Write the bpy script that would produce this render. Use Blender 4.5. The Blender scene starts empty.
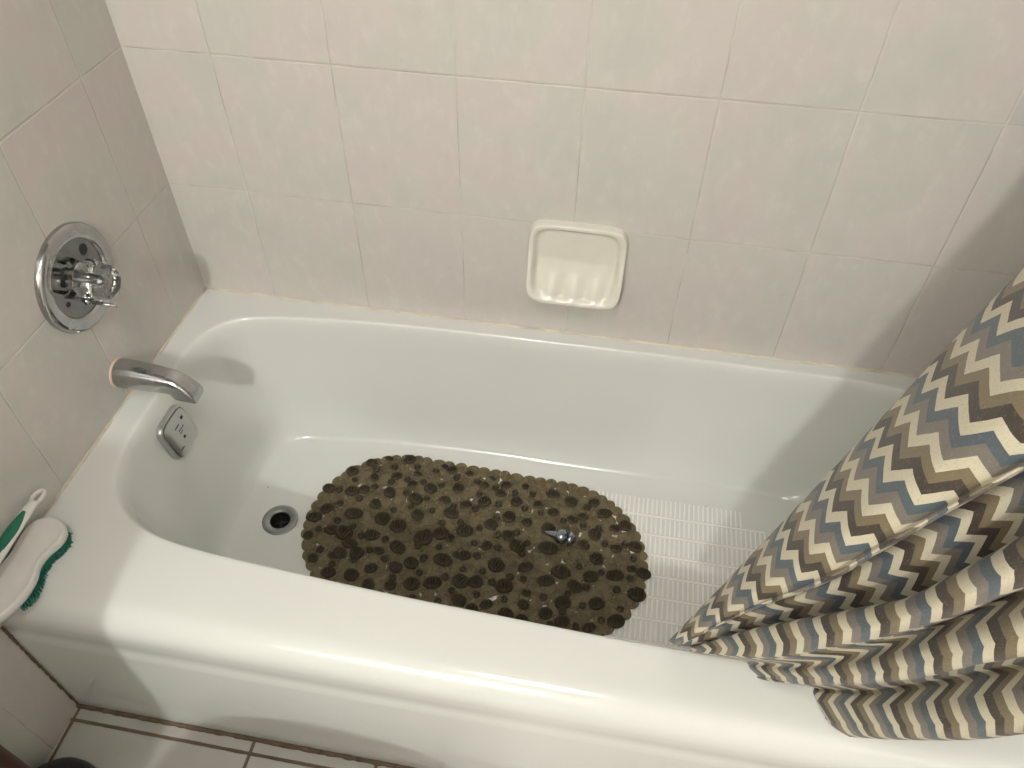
import bpy, bmesh, math, random
import numpy as np
from mathutils import Vector
random.seed(7)
PI = math.pi
SC = bpy.context.scene
COL = SC.collection

# ------------------------------------------------------------------ survey
RIM = 0.3659                       # height of the tub rim
TILE_W, TILE_H = 0.205, 0.25623    # wall tile pitch
TUB_L, TUB_D = 1.524, 0.747
CAM_C = np.array([0.8484, -1.1571, 1.4133])
CAM_R = np.array([[0.985, 0.17, 0.012], [0.131, -0.709, -0.693], [-0.109, 0.685, -0.72]])
FOCAL = 769.33
# orthonormalise
_f = CAM_R[2] / np.linalg.norm(CAM_R[2]); _r = CAM_R[0] - _f * (CAM_R[0] @ _f); _r /= np.linalg.norm(_r)
CAM_R = np.array([_r, np.cross(_f, _r), _f])


def ray(u, v):
    return CAM_R.T @ np.array([(u - 512) / FOCAL, (v - 384) / FOCAL, 1.0])


def onz(u, v, z):
    q = ray(u, v)
    return CAM_C + q * ((z - CAM_C[2]) / q[2])


# ------------------------------------------------------------------ helpers
def tag(o, label=None, cat=None, group=None, kind=None):
    if label: o['label'] = label
    if cat: o['category'] = cat
    if group: o['group'] = group
    if kind: o['kind'] = kind
    return o


def link(name, verts, faces, mat, parent=None, smooth=True, origin=None):
    me = bpy.data.meshes.new(name)
    if origin is not None:
        origin = Vector(origin)
        verts = [tuple(Vector(p) - origin) for p in verts]
    me.from_pydata([tuple(map(float, p)) for p in verts], [], faces)
    me.validate()
    bm = bmesh.new(); bm.from_mesh(me)
    bmesh.ops.recalc_face_normals(bm, faces=bm.faces)
    bm.to_mesh(me); bm.free()
    if smooth:
        for p in me.polygons: p.use_smooth = True
    o = bpy.data.objects.new(name, me)
    if origin is not None: o.location = origin
    me.materials.append(mat)
    COL.objects.link(o)
    if parent: adopt(o, parent)
    return o


def adopt(o, parent):
    o.parent = parent
    o.location = Vector(o.location) - Vector(parent_world(parent))
    return o


def parent_world(p):
    loc = Vector(p.location)
    while p.parent:
        p = p.parent; loc = loc + Vector(p.location)
    return loc


def empty(name, loc):
    o = bpy.data.objects.new(name, None)
    o.location = loc; o.empty_display_size = 0.02
    COL.objects.link(o)
    return o


def autosmooth(o, ang=40):
    me = o.data
    bm = bmesh.new(); bm.from_mesh(me)
    for e in bm.edges:
        if len(e.link_faces) == 2 and e.calc_face_angle(0) > math.radians(ang):
            e.smooth = False
    bm.to_mesh(me); bm.free()
    return o


def box(x0, x1, y0, y1, z0, z1):
    v = [(x, y, z) for x in (x0, x1) for y in (y0, y1) for z in (z0, z1)]
    f = [(0, 1, 3, 2), (4, 6, 7, 5), (0, 4, 5, 1), (2, 3, 7, 6), (0, 2, 6, 4), (1, 5, 7, 3)]
    return v, f


def bevel(o, w, seg=3):
    m = o.modifiers.new('bevel', 'BEVEL'); m.width = w; m.segments = seg; m.limit_method = 'ANGLE'
    m.angle_limit = math.radians(40)
    return o


def crom(P, n, closed=False):
    """Catmull-Rom samples through P, n samples per span."""
    P = [np.array(p, float) for p in P]
    N = len(P); out = []
    spans = N if closed else N - 1
    for i in range(spans):
        if closed:
            a, b, c, d = P[(i - 1) % N], P[i], P[(i + 1) % N], P[(i + 2) % N]
        else:
            b, c = P[i], P[i + 1]
            a = P[i - 1] if i > 0 else 2 * b - c
            d = P[i + 2] if i + 2 < N else 2 * c - b
        for k in range(n):
            t = k / n
            out.append(0.5 * ((2 * b) + (-a + c) * t + (2 * a - 5 * b + 4 * c - d) * t * t + (-a + 3 * b - 3 * c + d) * t ** 3))
    if not closed: out.append(P[-1])
    return out


def basis(axis):
    w = Vector(axis).normalized()
    u = w.cross(Vector((0, 0, 1)) if abs(w.z) < 0.9 else Vector((1, 0, 0))).normalized()
    return u, w.cross(u), w


def lathe(c, axis, prof, seg=48, rfun=None, cap0=False, cap1=False):
    """prof = [(along, radius)]; surface of revolution about axis through c."""
    c = Vector(c); u, v, w = basis(axis)
    V, F = [], []
    for (a, r) in prof:
        for k in range(seg):
            t = 2 * PI * k / seg
            rr = r * (rfun(t, a) if rfun else 1)
            V.append(tuple(c + w * a + u * (rr * math.cos(t)) + v * (rr * math.sin(t))))
    for i in range(len(prof) - 1):
        for k in range(seg):
            k2 = (k + 1) % seg
            F.append((i * seg + k, i * seg + k2, (i + 1) * seg + k2, (i + 1) * seg + k))
    if cap0: F.append(tuple(range(seg)))
    if cap1: F.append(tuple((len(prof) - 1) * seg + k for k in range(seg)))
    return V, F


def tube(path, r, seg=12, caps=True):
    path = [Vector(p) for p in path]
    V, F = [], []
    up = Vector((0.13, 0.2, 0.97))
    for i, p in enumerate(path):
        t = (path[min(i + 1, len(path) - 1)] - path[max(i - 1, 0)]).normalized()
        u = t.cross(up).normalized(); w = u.cross(t)
        rr = r[i] if isinstance(r, (list, tuple)) else r
        for k in range(seg):
            a = 2 * PI * k / seg
            V.append(tuple(p + u * rr * math.cos(a) + w * rr * math.sin(a)))
    for i in range(len(path) - 1):
        for k in range(seg):
            k2 = (k + 1) % seg
            F.append((i * seg + k, i * seg + k2, (i + 1) * seg + k2, (i + 1) * seg + k))
    if caps:
        F.append(tuple(range(seg))); F.append(tuple((len(path) - 1) * seg + k for k in range(seg)))
    return V, F


def loft(rings, cap0=True, cap1=True):
    n = len(rings[0]); V = [tuple(p) for r in rings for p in r]; F = []
    for i in range(len(rings) - 1):
        for k in range(n):
            k2 = (k + 1) % n
            F.append((i * n + k, i * n + k2, (i + 1) * n + k2, (i + 1) * n + k))
    if cap0: F.append(tuple(range(n)))
    if cap1: F.append(tuple((len(rings) - 1) * n + k for k in range(n)))
    return V, F


def join(parts):
    V, F = [], []
    for v, f in parts:
        o = len(V); V += list(v); F += [tuple(i + o for i in q) for q in f]
    return V, F


# ------------------------------------------------------------------ materials
class NT:
    def __init__(self, name):
        self.m = bpy.data.materials.new(name); self.m.use_nodes = True
        self.t = self.m.node_tree; self.b = self.t.nodes['Principled BSDF']
        self.out = self.t.nodes['Material Output']

    def n(self, typ, **kw):
        nd = self.t.nodes.new(typ)
        for k, v in kw.items(): setattr(nd, k, v)
        return nd

    def l(self, a, b): self.t.links.new(a, b)

    def put(self, sock, v):
        if hasattr(v, 'links') or hasattr(v, 'is_linked'): self.l(v, sock)
        else: sock.default_value = v

    def math(self, op, a, b=0.0, c=None, clamp=False):
        nd = self.n('ShaderNodeMath', operation=op, use_clamp=clamp)
        self.put(nd.inputs[0], a); self.put(nd.inputs[1], b)
        if c is not None: self.put(nd.inputs[2], c)
        return nd.outputs[0]

    def mix(self, f, a, b):
        nd = self.n('ShaderNodeMix', data_type='RGBA')
        self.put(nd.inputs[0], f)
        self.put(nd.inputs[6], a if not isinstance(a, tuple) else (*a[:3], 1))
        self.put(nd.inputs[7], b if not isinstance(b, tuple) else (*b[:3], 1))
        return nd.outputs[2]

    def noise(self, vec, scale, detail=3, rough=0.55, out=0):
        nd = self.n('ShaderNodeTexNoise')
        if vec is not None: self.l(vec, nd.inputs['Vector'])
        nd.inputs['Scale'].default_value = scale; nd.inputs['Detail'].default_value = detail
        nd.inputs['Roughness'].default_value = rough
        return nd.outputs[out]

    def ramp(self, f, stops, interp='LINEAR'):
        nd = self.n('ShaderNodeValToRGB'); cr = nd.color_ramp; cr.interpolation = interp
        while len(cr.elements) < len(stops): cr.elements.new(0.5)
        for e, (p, c) in zip(cr.elements, stops):
            e.position = p; e.color = (*c[:3], 1)
        self.l(f, nd.inputs[0]); return nd.outputs[0]

    def smooth(self, v, a, b, lo=0.0, hi=1.0):
        nd = self.n('ShaderNodeMapRange', interpolation_type='SMOOTHSTEP')
        self.put(nd.inputs[0], v)
        nd.inputs[1].default_value = a; nd.inputs[2].default_value = b
        nd.inputs[3].default_value = lo; nd.inputs[4].default_value = hi
        return nd.outputs[0]

    def bump(self, h, strength=0.5, dist=0.002):
        nd = self.n('ShaderNodeBump'); nd.inputs['Strength'].default_value = strength
        nd.inputs['Distance'].default_value = dist
        self.l(h, nd.inputs['Height']); self.l(nd.outputs[0], self.b.inputs['Normal'])

    def coords(self):
        tc = self.n('ShaderNodeTexCoord'); sep = self.n('ShaderNodeSeparateXYZ')
        self.l(tc.outputs['Object'], sep.inputs[0])
        return tc.outputs['Object'], sep.outputs[0], sep.outputs[1], sep.outputs[2]

    def comb(self, x, y, z):
        nd = self.n('ShaderNodeCombineXYZ')
        for i, v in enumerate((x, y, z)): self.put(nd.inputs[i], v)
        return nd.outputs[0]


def plain(name, col, rough=0.4, metal=0.0, var=0.06, scale=30, spec=0.5, coat=0.0):
    T = NT(name)
    v, _, _, _ = T.coords()
    n = T.noise(v, scale, 4)
    d = tuple(max(0, c * (1 - var)) for c in col); e = tuple(min(1, c * (1 + var)) for c in col)
    T.l(T.ramp(n, [(0.3, d), (0.7, e)]), T.b.inputs['Base Color'])
    T.b.inputs['Roughness'].default_value = rough; T.b.inputs['Metallic'].default_value = metal
    T.b.inputs['Specular IOR Level'].default_value = spec
    T.b.inputs['Coat Weight'].default_value = coat; T.b.inputs['Coat Roughness'].default_value = 0.06
    return T.m


def chrome(name, col=(0.62, 0.62, 0.63), rough=0.14):
    T = NT(name)
    v, _, _, _ = T.coords()
    n = T.noise(v, 55, 5, 0.65)
    T.l(T.ramp(n, [(0.35, tuple(c * 0.85 for c in col)), (0.65, col)]), T.b.inputs['Base Color'])
    T.l(T.smooth(n, 0.4, 0.75, rough, rough + 0.16), T.b.inputs['Roughness'])
    T.b.inputs['Metallic'].default_value = 1.0
    return T.m


def tile_wall(name, axis):
    """glazed wall tiles 205 x 256 mm; axis 'x' runs along X, 'y' along -Y."""
    T = NT(name)
    v, x, y, z = T.coords()
    if axis == 'x':
        u = T.math('SUBTRACT', x, 0.1557)
    else:
        a = T.math('SUBTRACT', T.math('MULTIPLY', y, -1.0), 0.1196)
        b = T.math('SUBTRACT', T.math('MULTIPLY', y, -1.0), 0.826)
        out = T.math('LESS_THAN', y, -0.7475)
        u = T.math('ADD', T.math('MULTIPLY', a, T.math('SUBTRACT', 1.0, out)), T.math('MULTIPLY', b, out))
    w = T.math('SUBTRACT', z, RIM - 0.0017)
    fu = T.math('DIVIDE', u, TILE_W)
    th = TILE_H if axis == 'x' else T.math('ADD', TILE_H, T.math('MULTIPLY', out, 0.16))
    fw = T.math('DIVIDE', w, th)
    cu, cw = T.math('FLOOR', fu), T.math('FLOOR', fw)
    du = T.math('MULTIPLY', T.math('PINGPONG', fu, 0.5), TILE_W)
    dw = T.math('MULTIPLY', T.math('PINGPONG', fw, 0.5), th)
    d = T.math('MINIMUM', du, dw)
    wob = T.math('MULTIPLY', T.math('SUBTRACT', T.noise(v, 60, 2), 0.5), 0.0010)
    d2 = T.math('ADD', d, wob)
    tile = T.smooth(d2, 0.0004, 0.0012)
    # per tile cloud pattern
    off = T.n('ShaderNodeTexWhiteNoise', noise_dimensions='2D'); T.l(T.comb(cu, cw, 0.0), off.inputs['Vector'])
    vm = T.n('ShaderNodeVectorMath', operation='MULTIPLY_ADD')
    T.l(off.outputs['Color'], vm.inputs[0]); vm.inputs[1].default_value = (3, 3, 3); T.l(v, vm.inputs[2])
    big = T.noise(vm.outputs[0], 6.5, 2.5, 0.5)
    sc = T.n('ShaderNodeVectorMath', operation='MULTIPLY'); T.l(vm.outputs[0], sc.inputs[0])
    sc.inputs[1].default_value = (1.0, 1.0, 0.6)
    fine = T.noise(sc.outputs[0], 42, 5, 0.62)
    col = T.ramp(big, [(0.32, (0.585, 0.545, 0.515)), (0.46, (0.595, 0.558, 0.522)), (0.58, (0.565, 0.555, 0.510)), (0.72, (0.535, 0.535, 0.495))])
    col = T.mix(T.smooth(fine, 0.50, 0.72, 0.0, 0.16), col, (0.80, 0.77, 0.72))
    col = T.mix(T.smooth(fine, 0.46, 0.25, 0.0, 0.16), col, (0.46, 0.42, 0.37))
    gn = T.noise(v, 9, 3)
    grout = T.mix(T.smooth(gn, 0.35, 0.65), (0.42, 0.38, 0.33), (0.66, 0.62, 0.555))
    T.l(T.mix(tile, grout, col), T.b.inputs['Base Color'])
    T.l(T.smooth(tile, 0.0, 1.0, 0.8, 0.30), T.b.inputs['Roughness'])
    hgt = T.math('ADD', T.smooth(d2, 0.0003, 0.0028), T.math('MULTIPLY', fine, 0.05))
    T.bump(hgt, 0.6, 0.0010)
    return T.m


def tile_floor(name):
    T = NT(name)
    v, x, y, z = T.coords()
    S = 0.332
    ux = T.math('SUBTRACT', x, 0.3375); uy = T.math('ADD', y, 0.7735)
    dx = T.math('MULTIPLY', T.math('PINGPONG', T.math('DIVIDE', ux, S), 0.5), S)
    dy = T.math('MULTIPLY', T.math('PINGPONG', T.math('DIVIDE', uy, S), 0.5), S)
    # a cut strip of tile against the tub has one more joint
    jx = T.math('ABSOLUTE', T.math('SUBTRACT', x, 0.559))
    jx = T.math('ADD', jx, T.math('MULTIPLY', T.math('LESS_THAN', y, -0.7735), 1.0))
    d = T.math('MINIMUM', T.math('MINIMUM', dx, dy), jx)
    d = T.math('ADD', d, T.math('MULTIPLY', T.math('SUBTRACT', T.noise(v, 40, 2), 0.5), 0.002))
    tile = T.smooth(d, 0.0022, 0.0036)
    n = T.noise(v, 8, 4); f = T.noise(v, 90, 3)
    col = T.ramp(n, [(0.3, (0.43, 0.415, 0.375)), (0.7, (0.51, 0.50, 0.46))])
    col = T.mix(T.smooth(f, 0.70, 0.76, 0.0, 0.7), col, (0.16, 0.13, 0.10))
    g = T.mix(T.noise(v, 25, 3), (0.10, 0.072, 0.048), (0.20, 0.148, 0.10))
    T.l(T.mix(tile, g, col), T.b.inputs['Base Color'])
    T.l(T.smooth(tile, 0, 1, 0.9, 0.28), T.b.inputs['Roughness'])
    T.bump(T.smooth(d, 0.001, 0.0045), 0.8, 0.002)
    return T.m


def enamel(name, col=(0.725, 0.738, 0.705)):
    T = NT(name)
    v, x, y, z = T.coords()
    n = T.noise(v, 4, 3); m = T.noise(v, 220, 2)
    c = T.ramp(n, [(0.3, tuple(k * 0.975 for k in col)), (0.7, col)])
    c = T.mix(T.smooth(m, 0.80, 0.83, 0, 0.5), c, (0.35, 0.31, 0.25))
    T.l(c, T.b.inputs['Base Color'])
    T.b.inputs['Roughness'].default_value = 0.16
    T.b.inputs['Coat Weight'].default_value = 0.3; T.b.inputs['Coat Roughness'].default_value = 0.08
    w = T.noise(v, 14, 2)
    T.bump(w, 0.12, 0.004)
    return T.m


def see_through(name, tint, col, mixf, rough=0.3, var=0.25):
    T = NT(name)
    v, _, _, _ = T.coords()
    n = T.noise(v, 45, 3)
    T.l(T.ramp(n, [(0.3, tuple(c * (1 - var) for c in col)), (0.7, tuple(c * (1 + var) for c in col))]), T.b.inputs['Base Color'])
    T.b.inputs['Roughness'].default_value = rough
    tr = T.n('ShaderNodeBsdfTransparent'); tr.inputs[0].default_value = (*tint, 1)
    mx = T.n('ShaderNodeMixShader'); mx.inputs[0].default_value = mixf
    T.l(tr.outputs[0], mx.inputs[1]); T.l(T.b.outputs[0], mx.inputs[2]); T.l(mx.outputs[0], T.out.inputs[0])
    return T.m


def chevron(name):
    T = NT(name)
    uv = T.n('ShaderNodeUVMap'); uv.uv_map = 'cloth'
    sep = T.n('ShaderNodeSeparateXYZ'); T.l(uv.outputs[0], sep.inputs[0])
    u, v = sep.outputs[0], sep.outputs[1]
    wob = T.math('MULTIPLY', T.math('SUBTRACT', T.noise(uv.outputs[0], 90, 2), 0.5), 0.0012)
    zig = T.math('MULTIPLY', T.math('PINGPONG', u, ZIG), ZAMP / ZIG)
    s = T.math('ADD', T.math('ADD', v, zig), wob)
    p = T.math('FRACT', T.math('DIVIDE', s, STRIPE * 6))
    cream, tan, brown, blue, gray = (0.60, 0.55, 0.41), (0.195, 0.155, 0.088), (0.056, 0.041, 0.031), (0.085, 0.112, 0.128), (0.190, 0.168, 0.140)
    k = 1 / 6
    col = T.ramp(p, [(0, cream), (k, gray), (2 * k, blue), (3 * k, cream), (4 * k, brown), (5 * k, tan)], 'CONSTANT')
    st = T.n('ShaderNodeVectorMath', operation='MULTIPLY'); T.l(uv.outputs[0], st.inputs[0]); st.inputs[1].default_value = (900, 160, 1)
    thr = T.noise(st.outputs[0], 1.0, 3, 0.6)
    st2 = T.n('ShaderNodeVectorMath', operation='MULTIPLY'); T.l(uv.outputs[0], st2.inputs[0]); st2.inputs[1].default_value = (260, 800, 1)
    thr2 = T.noise(st2.outputs[0], 1.0, 2, 0.6)
    col = T.mix(T.smooth(thr, 0.55, 0.75, 0, 0.28), col, (0.55, 0.50, 0.40))
    col = T.mix(T.smooth(thr2, 0.48, 0.25, 0, 0.30), col, (0.06, 0.05, 0.04))
    T.l(col, T.b.inputs['Base Color'])
    T.b.inputs['Roughness'].default_value = 0.62
    T.b.inputs['Sheen Weight'].default_value = 0.12
    T.bump(T.math('ADD', thr, thr2), 0.35, 0.0008)
    return T.m


STRIPE, ZIG, ZAMP = 0.0138, 0.0260, 0.0178
M = dict(  # finishes
   
    wall_b=tile_wall('wall tile back', 'x'), wall_l=tile_wall('wall tile left', 'y'),
    floor=tile_floor('floor tile'), paint=plain('beige paint', (0.36, 0.345, 0.315), 0.7),
    enamel=enamel('tub enamel'), rib=plain('raised slip ribs', (0.90, 0.885, 0.84), 0.4, var=0.03),
    caulk=plain('yellowed caulk', (0.62, 0.565, 0.455), 0.6, var=0.2, scale=18),
    grime=plain('brown grout', (0.13, 0.092, 0.06), 0.85, var=0.35, scale=60),
    ceramic=plain('cream glazed ceramic', (0.72, 0.69, 0.61), 0.26, var=0.02, coat=0.15),
    china=plain('white china', (0.80, 0.80, 0.77), 0.12, var=0.02, coat=0.4),
    chrome=chrome('worn chrome', (0.50, 0.50, 0.505)), chrome_d=plain('satin nickel', (0.52, 0.52, 0.51), 0.30, 0.9, 0.04),
    chrome_k=chrome('chrome with painted dark reflection', (0.27, 0.27, 0.275), 0.08),  # darker chrome copy: dark reflection on the inner disc put into the colour
    steel=chrome('brushed drain steel', (0.36, 0.36, 0.36), 0.35),
    dark=plain('opening shade and reflection', (0.015, 0.014, 0.013), 0.6),
    beige=plain('beige seal', (0.72, 0.58, 0.45), 0.6),
    plastic=plain('white plastic', (0.72, 0.71, 0.67), 0.35, var=0.03),
    green=plain('green rubber grip', (0.012, 0.15, 0.085), 0.45, var=0.15),
    bristle=plain('green bristles', (0.010, 0.16, 0.11), 0.5, var=0.4, scale=150),
    rubber=plain('black rubber', (0.018, 0.016, 0.016), 0.42, var=0.2),
    redwood=plain('reddish wood', (0.085, 0.034, 0.022), 0.45, var=0.3, scale=40),
    mat=see_through('brown translucent vinyl', (0.74, 0.67, 0.49), (0.22, 0.185, 0.110), 0.50),
    nub=see_through('dark ribbed vinyl', (0.20, 0.15, 0.07), (0.042, 0.030, 0.013), 0.88, 0.55),
    cup=see_through('brown vinyl cup', (0.40, 0.32, 0.18), (0.045, 0.034, 0.016), 0.78, 0.4),
    pewter=chrome('blue grey metal', (0.34, 0.37, 0.42), 0.2),
    curtain=chevron('chevron cloth'),
    ink=plain('engraved dark marks', (0.05, 0.05, 0.055), 0.4, 0.6),
    dirt=plain('dark specks', (0.03, 0.026, 0.02), 0.8),
)
T = NT('clear acrylic')
v, _, _, _ = T.coords()
T.b.inputs['Base Color'].default_value = (0.97, 0.97, 0.95, 1)
T.b.inputs['Transmission Weight'].default_value = 1.0
T.b.inputs['IOR'].default_value = 1.49
T.l(T.smooth(T.noise(v, 90, 3), 0.4, 0.7, 0.02, 0.10), T.b.inputs['Roughness'])
M['acrylic'] = T.m

# ------------------------------------------------------------------ room shell
ROOM_X, ROOM_Y, ROOM_Z = 1.526, -3.05, 2.55


def struct(name, vf, mat, smooth=False):
    o = link(name, vf[0], vf[1], mat, smooth=smooth)
    o['kind'] = 'structure'
    return o


struct('floor', box(-0.1, ROOM_X + 0.1, ROOM_Y - 0.1, 0.1, -0.1, 0.0), M['floor'])
struct('wall_back', box(-0.1, ROOM_X + 0.1, 0.0, 0.1, 0.0, ROOM_Z), M['wall_b'])
struct('wall_left', box(-0.1, 0.0, ROOM_Y, 0.0, 0.0, ROOM_Z), M['wall_l'])
struct('wall_right', box(ROOM_X, ROOM_X + 0.1, ROOM_Y, 0.0, 0.0, ROOM_Z), M['wall_l'])
struct('wall_front', box(-0.1, ROOM_X + 0.1, ROOM_Y - 0.1, ROOM_Y, 0.0, ROOM_Z), M['paint'])
struct('ceiling', box(-0.1, ROOM_X + 0.1, ROOM_Y - 0.1, 0.1, ROOM_Z, ROOM_Z + 0.1), M['paint'])


def bead(a, b, r, n=60, jit=0.25, seed=1):
    rnd = random.Random(seed)
    a, b = Vector(a), Vector(b)
    pts = [a.lerp(b, i / n) for i in range(n + 1)]
    return tube(pts, [r * (1 + jit * (rnd.random() * 2 - 1)) for _ in pts], 10)


struct('trim_1', bead((0.0, -0.0005, RIM + 0.0015), (ROOM_X, -0.0005, RIM + 0.0015), 0.0029, 90, 0.3, 1), M['caulk'], True)
struct('trim_2', bead((0.0005, -0.002, RIM + 0.0015), (0.0005, -0.72, RIM + 0.0015), 0.0024, 60, 0.4, 2), M['caulk'], True)
struct('trim_3', bead((0.0, -0.7495, 0.001), (ROOM_X, -0.7495, 0.0), 0.0046, 200, 0.22, 3), M['grime'], True)
struct('trim_4', bead((0.001, -0.7475, 0.0), (0.0005, -0.7475, 0.30), 0.0026, 60, 0.35, 4), M['grime'], True)

# ------------------------------------------------------------------ bathtub
tub = empty('bathtub', (TUB_L / 2, -TUB_D / 2, 0))
tag(tub, 'white enamelled bathtub set between the tiled walls', 'bathtub')

RIMPTS = [(.052, -.33), (.054, -.40), (.061, -.45), (.079, -.505), (.117, -.550), (.179, -.583), (.271, -.600), (.44, -.612),
          (.60, -.621), (.75, -.626), (.90, -.631), (1.0, -.632), (1.2, -.632), (1.34, -.630), (1.43, -.612), (1.472, -.56),
          (1.487, -.47), (1.49, -.33), (1.487, -.19), (1.474, -.10), (1.435, -.052), (1.34, -.036), (1.2, -.034), (1.0, -.033),
          (.844, -.034), (.60, -.036), (.45, -.041), (.312, -.049), (.19, -.064), (.13, -.076), (.092, -.096), (.064, -.135),
          (.053, -.185), (.051, -.25)]
rim = crom(RIMPTS, 8, True)
NR = len(rim)
FX0, FX1, FY0, FY1 = 0.158, 1.305, -0.550, -0.092


def floor_pt(p):
    x = FX0 + (p[0] - 0.052) / (1.49 - 0.052) * (FX1 - FX0)
    y = FY1 + (p[1] + 0.033) / (-0.632 + 0.033) * (FY0 - FY1)
    # squarer drain end
    return np.array([x, y])


flo = [floor_pt(p) for p in rim]
PROF = [(-.16, RIM + .0012), (-.10, RIM + .0012), (-.04, RIM + .0002), (0.0, RIM - .004), (.045, RIM - .014), (.085, RIM - .032), (.125, RIM - .062),
        (.20, .265), (.30, .225), (.42, .175), (.52, .138), (.60, .112), (.69, .088), (.79, .070), (.89, .0585), (1.0, .0535)]
prof = crom(PROF, 4)
V, F = [], []
loops = []
for b, z in prof:
    loops.append([(r[0] + (f[0] - r[0]) * b, r[1] + (f[1] - r[1]) * b, z) for r, f in zip(rim, flo)])
DRAIN = np.array([0.232, -0.338])
DR = 0.0225
for s, z in ((.16, .0525), (.4, .0518), (.65, .0512), (.85, .0508), (0.95, .0505), (1.0, .0503)):
    lp = []
    for f in flo:
        d = f - DRAIN; c = DRAIN + d / np.linalg.norm(d) * DR
        q = f + (c - f) * s
        lp.append((q[0], q[1], z))
    loops.append(lp)
loops.append([(p[0], p[1], 0.02) for p in loops[-1]])
# deck: outer boundary
X0, X1, Y0, Y1 = 0.0005, TUB_L, -0.690, -0.0005
deck = []
b0 = loops[0]
for i in range(NR):
    a, c = np.array(b0[i - 1][:2]), np.array(b0[(i + 1) % NR][:2])
    t = c - a; n = np.array([t[1], -t[0]]); n /= np.linalg.norm(n)
    p = np.array(b0[i][:2])
    if n @ (p - np.array([0.75, -0.33])) < 0: n = -n
    ks = []
    if n[0] > 1e-6: ks.append((X1 - p[0]) / n[0])
    if n[0] < -1e-6: ks.append((X0 - p[0]) / n[0])
    if n[1] > 1e-6: ks.append((Y1 - p[1]) / n[1])
    if n[1] < -1e-6: ks.append((Y0 - p[1]) / n[1])
    q = p + n * min(ks)
    deck.append(q)
corner_idx = {}
for cx, cy in ((X0, Y0), (X1, Y0), (X1, Y1), (X0, Y1)):
    i = min(range(NR), key=lambda k: np.linalg.norm(deck[k] - np.array([cx, cy])))
    deck[i] = np.array([cx, cy]); corner_idx[(cx, cy)] = i
DZ = RIM + .0012
deck_mid = [((a[0] + b[0]) / 2, (a[1] + b[1]) / 2, DZ) for a, b in zip(deck, b0)]
alln = [[(d[0], d[1], DZ) for d in deck], deck_mid] + loops
for lp in alln: V += lp
for i in range(len(alln) - 1):
    for k in range(NR):
        k2 = (k + 1) % NR
        F.append((i * NR + k, i * NR + k2, (i + 1) * NR + k2, (i + 1) * NR + k))
# front roll and apron from the front edge of the deck
i0, i1 = corner_idx[(X0, Y0)], corner_idx[(X1, Y0)]
row = list(range(i0, i1 + 1)) if i1 > i0 else list(range(i0, NR)) + list(range(0, i1 + 1))
AP = [(-.690, DZ), (-.706, DZ - .0012), (-.720, DZ - .005), (-.732, DZ - .0125), (-.7405, DZ - .024), (-.7445, DZ - .038), (-.7452, .315),
      (-.7448, .304), (-.7441, .295), (-.7437, .287), (-.7440, .279), (-.7450, .2715), (-.7458, .264), (-.7462, .254), (-.7465, .2), (-.7468, .1), (-.747, .0)]
ap = crom(AP, 4)
base = len(V)
prev = row
for (y, z) in ap[1:]:
    cur = []
    for k in row:
        V.append((deck[k][0], y, z)); cur.append(len(V) - 1)
    for j in range(len(row) - 1):
        F.append((prev[j], prev[j + 1], cur[j + 1], cur[j]))
    prev = cur
link('tub_body', V, F, M['enamel'], tub)

# raised anti slip ribs moulded in the tub floor
parts = []
for ix in range(63):
    x = 0.640 + ix * 0.0097
    for iy in range(8):
        y1 = -0.146 - iy * 0.0475; y0 = y1 - 0.0425
        if x > 1.19 and (iy in (0, 7)): continue
        z = 0.0519
        n = 6; ring = []
        for t in range(2):
            pass
        w = 0.0024
        vv = [(x - w, y0, z - .002), (x + w, y0, z - .002), (x + w, y1, z - .002), (x - w, y1, z - .002),
              (x - w * .6, y0 + .001, z + .0016), (x + w * .6, y0 + .001, z + .0016), (x + w * .6, y1 - .001, z + .0016), (x - w * .6, y1 - .001, z + .0016)]
        parts.append((vv, [(0, 3, 2, 1), (4, 5, 6, 7), (0, 1, 5, 4), (1, 2, 6, 5), (2, 3, 7, 6), (3, 0, 4, 7)]))
    y = 0
for iy in range(1, 8):
    y = -0.146 - iy * 0.0475 + 0.0025
    x0, x1 = 0.635, 1.245
    parts.append(box(x0, x1, y - .0016, y + .0016, .0500, .0531))
v, f = join(parts)
tag(link('anti_slip_ribs', v, f, M['rib'], tub, smooth=False), 'pale raised ribs moulded in the floor of the tub')

# drain
dc = (DRAIN[0], DRAIN[1], 0.0503)
fl = link('drain', *lathe(dc, (0, 0, 1), [(-.001, .0375), (.0012, .0370), (.0022, .0355), (.0018, .030), (.0014, .0220), (-.0005, .0205), (-.003, .0200)], 48), M['steel'], tub)
fl['label'] = 'steel drain ring'
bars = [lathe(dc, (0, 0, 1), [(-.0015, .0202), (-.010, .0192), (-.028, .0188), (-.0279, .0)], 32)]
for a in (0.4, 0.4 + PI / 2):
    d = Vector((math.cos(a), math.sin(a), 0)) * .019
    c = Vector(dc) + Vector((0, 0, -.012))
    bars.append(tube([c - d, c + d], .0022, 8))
link('drain_strainer', *join(bars), M['dark'], fl)  # near-black colour paints the shade deep in the drain pipe

# overflow plate on the sloping end wall
oc = Vector((0.0735, -0.329, 0.290))
on = Vector((0.975, 0.0, 0.222)).normalized()          # wall normal at that height
oy = Vector((0, 1, 0)); oz = on.cross(oy).normalized() * -1
if oz.z < 0: oz = -oz


def squircle(c, ax, ay, hw, hh, bulge, rad, n=80):
    out = []
    for k in range(n):
        t = 2 * PI * k / n
        ct, st = math.cos(t), math.sin(t)
        p = 5.0
        r = (abs(ct) ** p + abs(st) ** p) ** (-1 / p)
        out.append(Vector(c) + ax * (hw * r * ct) + ay * (hh * r * st))
    return out


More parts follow.
